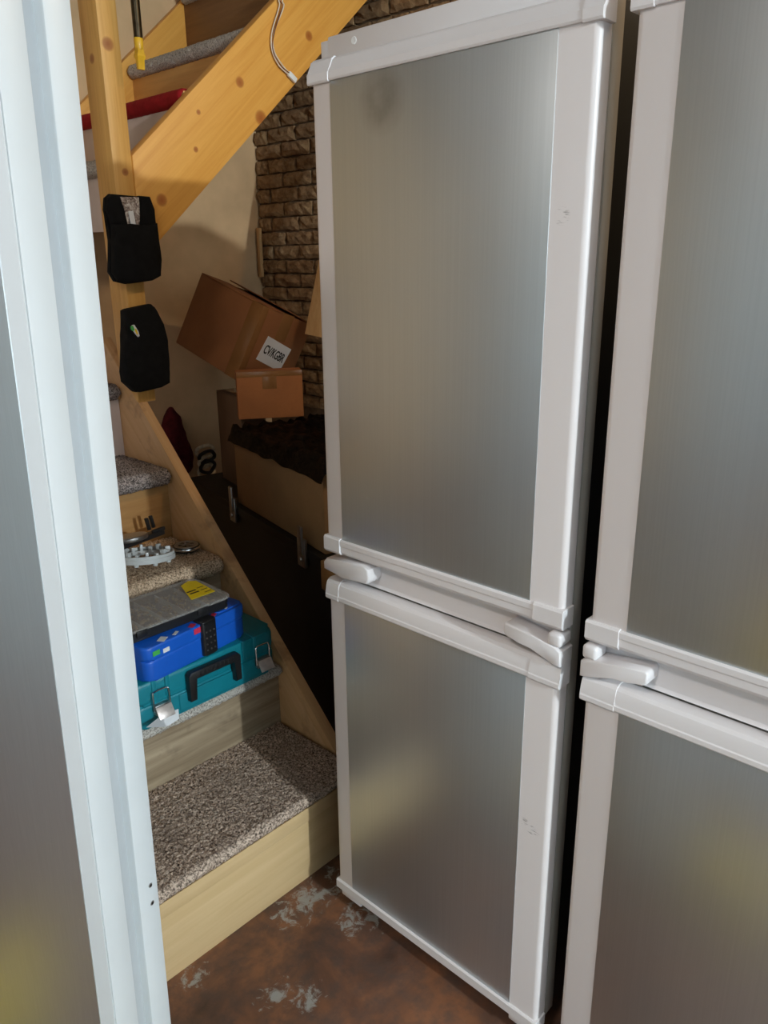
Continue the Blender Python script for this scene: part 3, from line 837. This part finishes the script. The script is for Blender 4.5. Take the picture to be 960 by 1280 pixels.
slab('flap', [(1.240, 1.638), (1.274, 1.637), (1.283, 1.604), (1.287, 1.565), (1.234, 1.558), (1.236, 1.60)], 2.0845, 2.1005, 'black_fabric', pch, .004, .004)
pk = slab('packet', [(1.174, 1.632), (1.242, 1.635), (1.236, 1.59), (1.232, 1.552), (1.194, 1.552), (1.188, 1.59)], 2.0875, 2.1005, 'cellophane', pch, .003, .004)
slab('white_tag', [(1.199, 1.596), (1.214, 1.598), (1.218, 1.560), (1.203, 1.559)], 2.0790, 2.0820, 'paper', pk, .0006)
P2 = [(1.157, 1.333), (1.167, 1.337), (1.245, 1.347), (1.254, 1.338), (1.278, 1.288), (1.283, 1.242), (1.281, 1.171), (1.28, 1.116), (1.249, 1.106), (1.182, 1.1), (1.164, 1.102), (1.135, 1.133), (1.133, 1.163), (1.151, 1.263)]
pc2 = root('fabric_pouch', (1.22, 2.0995, 1.10), 'closed black fabric pouch with a green and yellow pin, lower one on the newel post', 'pouch', 'black pouches on the newel post')
slab('pouch_body', P2, 2.0795, 2.1140, 'black_fabric', pc2, .008, .012)
bm = B(); lathe(bm, [(.0035, -.002), (.0045, 0)][::-1], (1.196, 2.0780, 1.316), 12, 'y'); mk('snap_button', bm, 'brass', pc2)
pin = slab('pin', [(1.166, 1.293), (1.173, 1.294), (1.183, 1.276), (1.186, 1.262), (1.181, 1.259), (1.172, 1.270), (1.166, 1.282)], 2.0645, 2.0705, 'paper', pc2, .0015)
slab('pin_leaf', [(1.161, 1.291), (1.167, 1.292), (1.171, 1.280), (1.165, 1.277), (1.160, 1.283)], 2.0625, 2.0675, 'green_print', pin, .001)
slab('pin_stripe', [(1.173, 1.284), (1.177, 1.281), (1.181, 1.268), (1.177, 1.266), (1.172, 1.276)], 2.0630, 2.0665, 'yellow', pin, .001)

# ------------------------------------------------------------------ hanging bar and cable
bar = root('pry_bar', (1.262, 2.05, 1.944), 'black steel bar with yellow flattened tip hanging beside the newel post', 'bar')
bm = B(); tube(bm, [(1.264, 2.05, ZC - .01), (1.264, 2.05, 2.3), (1.2625, 2.05, 2.016)], .0115, 16); mk('shaft', bm, plain('worn_black_steel', (0.05, 0.037, 0.02), 0.3, 0.8, var=0.4, vscale=40), bar)
bm = B(); lathe(bm, [(.0100, 1.992), (.0118, 2.000), (.0122, 2.018), (.0105, 2.021)], (1.262, 2.05, 0), 16); mk('sleeve', bm, 'yellow_paint', bar)
bm = B()
rings = []
for (z_, hx, hy) in ((1.996, .0090, .0090), (1.984, .0092, .0092), (1.981, .0118, .0105), (1.974, .0118, .0100), (1.970, .0098, .0070), (1.946, .0098, .0045)):
    rings.append([bm.verts.new((1.2615 + a * hx, 2.05 + b_ * hy, z_)) for a, b_ in ((-1, -1), (1, -1), (1, 1), (-1, 1))])
for A, Bq in zip(rings, rings[1:]):
    for k in range(4): bm.faces.new((A[k], A[(k + 1) % 4], Bq[(k + 1) % 4], Bq[k]))
bm.faces.new(rings[0]); bm.faces.new(rings[-1][::-1])
bmesh.ops.bevel(bm, geom=bm.edges[:], offset=.001, segments=2, affect='EDGES')
mk('flat_tip', bm, 'yellow_paint', bar)

cab = root('wire_lead', (1.80, 2.105, 2.017), 'thin twisted wire lead with white connector hanging over the slanted stringer', 'cable')
wp = [(1.850, 2.140, 2.290), (1.828, 2.116, 2.282), (1.810, 2.104, 2.245), (1.795, 2.105, 2.219), (1.800, 2.106, 2.203), (1.767, 2.106, 2.129), (1.760, 2.106, 2.080), (1.783, 2.106, 2.044), (1.815, 2.106, 2.027), (1.826, 2.106, 2.023)]
for k, (mt_, dx, dy) in enumerate((('wire_white', -.003, 0), ('wire_brown', .003, -.002), ('wire_white', .008, .001))):
    pts = [(x + dx * (1 + .8 * s(i * 1.7 + k)), y - abs(dy), z_) for i, (x, y, z_) in enumerate(wp)]
    pts[-1] = (wp[-1][0], wp[-1][1], wp[-1][2] + dx * .4)
    bm = B(); tube(bm, spline(pts, 8), .0019, 6); mk('wire', bm, mt_, cab)
bm = B(); box(bm, -.017, .017, -.005, .005, -.008, .008, .0012, mat=Matrix.Translation((1.836, 2.106, 2.016)) @ Matrix.Rotation(rad(32), 4, 'Y'))
cn = mk('connector', bm, 'white', cab)
bm = B(); box(bm, .017, .0185, -.003, .003, -.006, .006, mat=Matrix.Translation((1.836, 2.106, 2.016)) @ Matrix.Rotation(rad(32), 4, 'Y')); mk('contacts', bm, 'steel', cn)

# ------------------------------------------------------------------ under the stairs
Tq = Vector((0.235, 0.972, 0)).normalized(); Nq = Vector((Tq.y, -Tq.x, 0)); Q0 = Vector((1.40, 1.54, 0))
MT = Matrix((( Tq.x, Nq.x, 0, Q0.x), (Tq.y, Nq.y, 0, Q0.y), (0, 0, 1, 0), (0, 0, 0, 1)))   # local (along, deep, up)
def tb(name, a0, a1, n0, n1, z0, z1, mat, parent=None, bev=.003, seg=2):
    return bx(name, (a0, a1, n0, n1, z0, z1), mat, parent, bev=bev, seg=seg, M4=MT)
TZ = 0.648
trunk = root('trunk', MT @ Vector((.5, .2, 0)), 'long black trunk with metal latches standing on the floor under the stairs', 'trunk')
tk = tb('trunk_body', -.09, 1.10, 0, .42, .005, TZ - .03, 'black_matte', trunk)
tb('trunk_lid', -.095, 1.105, -.006, .426, TZ - .028, TZ, 'black_matte', trunk)
for a in (.135, .655):
    la = tb('latch', a - .024, a + .024, -.016, -.005, TZ - .06, TZ + .030, 'steel', trunk, .003)
    tb('latch_tongue', a - .016, a + .010, -.022, -.012, TZ - .02, TZ + .070, 'steel', la, .004)
    bm = B(); lathe(bm, [(.007, -.004), (.009, 0)][::-1], (0, 0, 0), 12, 'y'); bmesh.ops.transform(bm, matrix=MT @ Matrix.Translation((a, -.018, TZ - .035)), verts=bm.verts[:]); mk('rivet', bm, 'steel', la)
bm = B(); ann(bm, .014, .020, -.004, .004, 24); bmesh.ops.transform(bm, matrix=MT @ Matrix.Translation((-.005, -.004, TZ - .085)) @ Matrix.Rotation(rad(90), 4, 'X'), verts=bm.verts[:]); mk('ring_pull', bm, 'black_plastic', trunk)

tag(tb('corner_block', -.110, -.012, -.030, .040, TZ - .075, TZ + .012, 'oak_dark', trunk), 'brown wooden corner block')

def carton(name, a0, a1, n0, n1, z0, z1, mat, label, cat='box', M4=None, tape=None, lid=True):
    M4 = MT if M4 is None else M4
    ctr = M4 @ Vector(((a0 + a1) / 2, (n0 + n1) / 2, z0))
    t = root(name, ctr, label, cat)
    b_ = bx('carton_body', (a0, a1, n0, n1, z0, z1 - .003), mat, t, bev=.003, M4=M4)
    mid = (n0 + n1) / 2
    bx('flap', (a0 + .001, a1 - .001, n0 + .0005, mid - .001, z1 - .003, z1), mat, t, bev=.001, M4=M4)
    bx('flap', (a0 + .001, a1 - .001, mid + .001, n1 - .0005, z1 - .003, z1), mat, t, bev=.001, M4=M4)
    if tape: bx('tape', (a0 - .0006, a1 + .0006, mid - .024, mid + .024, z1 - tape, z1 + .0006), 'tape', t, bev=.0003, M4=M4)
    return t
carton('cardboard_carton', .04, .672, .016, .40, TZ + .001, .892, 'card_tan', 'wide tan cardboard carton on the black trunk, covered with black plastic film', tape=.06)
carton('cardboard_carton', .800, 1.02, .10, .20, TZ + .001, .995, 'card_dark', 'dark brown upright cardboard carton at the far end of the black trunk by the wall', tape=.05)

# black polythene film bundled on the wide carton
bm = B(); na, nn = 90, 56; rows = []
for i in range(na + 1):
    a = .012 + .668 * i / na; ln_ = []
    for j in range(nn + 1):
        v = j / nn; n_ = -.004 + .40 * v
        p = Vector((a * 8, n_ * 22, 0))
        hgt = .018 + .016 * abs(mnoise.noise(p)) * 2 + .010 * mnoise.noise(p * 2.7) + .005 * mnoise.noise(p * 6)
        z_ = .894 + max(.003, hgt)
        if v < .05: z_ = .894 + (v / .05) * max(.003, hgt) - (1 - v / .05) * (.020 + .012 * mnoise.noise(Vector((a * 14, 0, 3))))
        if i in (0, na): z_ = min(z_, .897)
        ln_.append(bm.verts.new(MT @ Vector((a, n_, z_))))
    rows.append(ln_)
for A, Bq in zip(rows, rows[1:]):
    for j in range(nn): bm.faces.new((A[j], A[j + 1], Bq[j + 1], Bq[j]))
bmesh.ops.solidify(bm, geom=bm.faces[:], thickness=.002)
film = mk('plastic_film', bm, 'polythene', None, angle=60); tag(film, 'crumpled black plastic film spread over the wide tan carton', 'plastic film')

# small carton on the film
e1 = (Vector((1.83, 2.10, 0)) - Vector((1.636, 2.23, 0))).normalized(); e2 = Vector((-e1.y, e1.x, 0))
MS = Matrix(((e1.x, e2.x, 0, 1.636), (e1.y, e2.y, 0, 2.23), (0, 0, 1, 0), (0, 0, 0, 1)))
sc_ = carton('cardboard_carton', -.004, .226, 0, .078, .931, 1.096, 'card_orange', 'small orange-brown carton standing on the black plastic film under the tilted carton', M4=MS)
bx('tape', (.085, .135, -.0006, .01, 1.035, 1.0965), 'tape', sc_, M4=MS, bev=.0002)
bx('tape', (-.003, .225, -.0007, .005, 1.078, 1.0965), 'tape', sc_, M4=MS, bev=.0002)

# tilted carton with the lettered label
def eul(a, b_, cc): return (Matrix.Rotation(cc, 4, 'Z') @ Matrix.Rotation(b_, 4, 'Y') @ Matrix.Rotation(a, 4, 'X'))
MC = Matrix.Translation((1.668, 2.649, 1.171)) @ eul(-.309, .315, -1.535)
DA, DB, DC = .360, .272, .280
tc = root('cardboard_carton', (1.72, 2.33, 1.01), 'tilted red-brown cardboard carton with white lettered label leaning above the other cartons', 'box')
bx('carton_body', (0, DA, 0, DB, 0, DC - .004), 'card_red', tc, bev=.004, M4=MC)
bx('flap', (.001, DA - .001, .001, DB / 2 - .002, DC - .004, DC), 'card_red', tc, bev=.001, M4=MC)
fl = B(); box(fl, .001, DA - .001, 0, DB / 2 - .004, 0, .004, .001, mat=MC @ Matrix.Translation((0, DB - .002, DC - .003)) @ Matrix.Rotation(rad(173), 4, 'X'))
mk('flap', fl, 'card_red', tc)
bx('tape', (DA - .02, DA + .0006, DB / 2 - .028, DB / 2 + .028, DC - .10, DC + .0006), 'tape', tc, bev=.0002, M4=MC)
bx('tape', (DA - .06, DA + .0006, -.0006, .03, .0, DC), 'tape', tc, bev=.0002, M4=MC)
LBM = MC @ Matrix.Translation((DA, .136, .128)) @ Matrix.Rotation(rad(-9), 4, 'X')
lb = bx('label_sheet', (.0004, .0016, -.070, .070, -.047, .047), 'paper', tc, M4=LBM, smooth=False)
fc = bpy.data.curves.new('lettering', 'FONT'); fc.body = 'CV/KGBR'; fc.size = .036; fc.extrude = .0004; fc.align_x = 'CENTER'; fc.align_y = 'CENTER'; fc.offset = .0006
fo = bpy.data.objects.new('lettering_src', fc); COL.objects.link(fo)
bpy.context.view_layer.update()
me = bpy.data.meshes.new_from_object(fo.evaluated_get(bpy.context.evaluated_depsgraph_get()))
bpy.data.objects.remove(fo)
bm = B(); bm.from_mesh(me)
xs = [v.co.x for v in bm.verts]; k = .116 / (max(xs) - min(xs))
# text x -> carton b axis, text y -> carton c axis
MTX = LBM @ Matrix.Translation((.0020, 0, 0)) @ Matrix(((0, 0, 1, 0), (1, 0, 0, 0), (0, 1, 0, 0), (0, 0, 0, 1))) @ Matrix.Diagonal((k, 1.3, 1, 1))
bmesh.ops.transform(bm, matrix=MTX, verts=bm.verts[:])
mk('lettering', bm, 'ink', lb, smooth=False)

# leaning plank
ax = Vector((.239, -.081, .968)).normalized()
wd = Vector((-.30, .95, 0)); wd = (wd - ax * wd.dot(ax)).normalized(); th_ = ax.cross(wd)
p0 = Vector((1.93, 2.195, 1.206)) - wd * .06; p1 = p0 + ax * 0.75
MPk = Matrix((( wd.x, th_.x, ax.x, p0.x), (wd.y, th_.y, ax.y, p0.y), (wd.z, th_.z, ax.z, p0.z), (0, 0, 0, 1)))
pl_ = bx('wood_plank', (-.06, .06, -.012, .012, 0, (p1 - p0).length), 'plank', None, bev=.002, M4=MPk)
tag(pl_, 'light pine plank propped upright beside the tilted carton, before the brick wall', 'plank')

# maroon bag and striped cord by the plaster wall
bm = B(); bmesh.ops.create_icosphere(bm, subdivisions=4, radius=1)
for v in bm.verts:
    p = v.co.copy(); k = 1 + .22 * mnoise.noise(p * 2.2) + .10 * mnoise.noise(p * 5)
    wdt = .052 * (1.15 - .45 * p.z)
    v.co = Vector((1.735 + p.x * wdt * k + (.035 if p.z < 0 else 0) * -p.z, 2.835 + p.y * .05 * k, .745 + p.z * .135 * (1 + .1 * k)))
mb = mk('cloth_bag', bm, 'maroon', None, angle=80); tag(mb, 'crumpled maroon cloth bundle hanging on the beige wall beyond the stair stringer', 'cloth')
cd = root('cord_coil', (1.80, 2.82, .56), 'loose coil of beige cord hanging on the beige wall beside the black trunk', 'cord')
for k in range(5):
    pts = []
    for i in range(28):
        a = 2 * math.pi * i / 28
        pts.append((1.86 + .040 * c(a) + .004 * s(3 * a + k), 2.80 + .012 * s(a + k) - .010 * (k % 2), .60 + .022 * k + .026 * s(a)))
    bm = B(); tube(bm, pts, .008, 8, closed=True); mk('loop', bm, 'beige_cord' if k % 2 == 0 else 'black_plastic', cd)

# ------------------------------------------------------------------ crates added out of view for their yellow glow in the metal sheets
cr = root('unseen_crate', (0.18, 0.40, 0), 'yellow plastic crate added out of view for its reflection in the refrigerator doors', 'crate')
bm = B(); prism(bm, rrect(.02, .33, .22, .58, .03), lambda x, y: (x, y, .0), lambda x, y: (x, y, .20), bev=.006); mk('crate_body', bm, 'yellow', cr)
bm = B(); prism(bm, rrect(.01, .34, .21, .59, .03), lambda x, y: (x, y, .185), lambda x, y: (x, y, .21), bev=.004); mk('crate_rim', bm, 'yellow', cr)
yb_ = root('unseen_crate', (-0.16, 1.10, 0), 'low yellow plastic crate added out of view for its reflection in the loose fridge door', 'crate')
bm = B(); prism(bm, rrect(-.28, -.05, 1.02, 1.20, .03), lambda x, y: (x, y, .0), lambda x, y: (x, y, .12), bev=.006); mk('crate_body', bm, 'yellow', yb_)
bm = B(); prism(bm, rrect(-.29, -.04, 1.01, 1.21, .03), lambda x, y: (x, y, .105), lambda x, y: (x, y, .13), bev=.004); mk('crate_rim', bm, 'yellow', yb_)

# ------------------------------------------------------------------ lamps
kx, ky, kz = KEY_POS
pend = root('pendant_lamp', (kx, ky, kz), 'bare bulb socket hanging on a black cord from the ceiling', 'lamp')
bm = B(); tube(bm, [(kx, ky, ZC), (kx, ky, kz + .13)], .004, 8); mk('cord', bm, 'black_plastic', pend)
bm = B(); lathe(bm, [(.012, .05), (.022, .055), (.022, .11), (.010, .13)], (kx, ky, kz), 20); mk('socket', bm, 'white_plastic', pend)
lamp('key_light', 'POINT', KEY_POS, KEY_W, KEY_COL, .06)
fx, fy, fz = FILL_POS
cl_ = root('ceiling_lamp', (fx, fy, ZC), 'round white ceiling lamp fixed behind the viewpoint', 'lamp')
bm = B(); lathe(bm, [(.26, ZC), (.26, ZC - .04), (.24, ZC - .06)], (fx, fy, 0), 40); mk('housing', bm, 'white_plastic', cl_)
lamp('fill_light', 'AREA', (fx, fy, ZC - .065), FILL_W, FILL_COL, .44, (fx, fy, 0))
sx, sy, sz = STAIR_POS
sl = root('ceiling_lamp', (sx, sy, ZC), 'small round ceiling lamp above the refrigerators', 'lamp')
bm = B(); lathe(bm, [(.09, ZC), (.09, ZC - .03), (.07, ZC - .045)], (sx, sy, 0), 32); mk('housing', bm, 'white_plastic', sl)
lamp('stair_light', 'AREA', (sx, sy, ZC - .05), STAIR_W, STAIR_COL, .12, (sx, sy, 0))
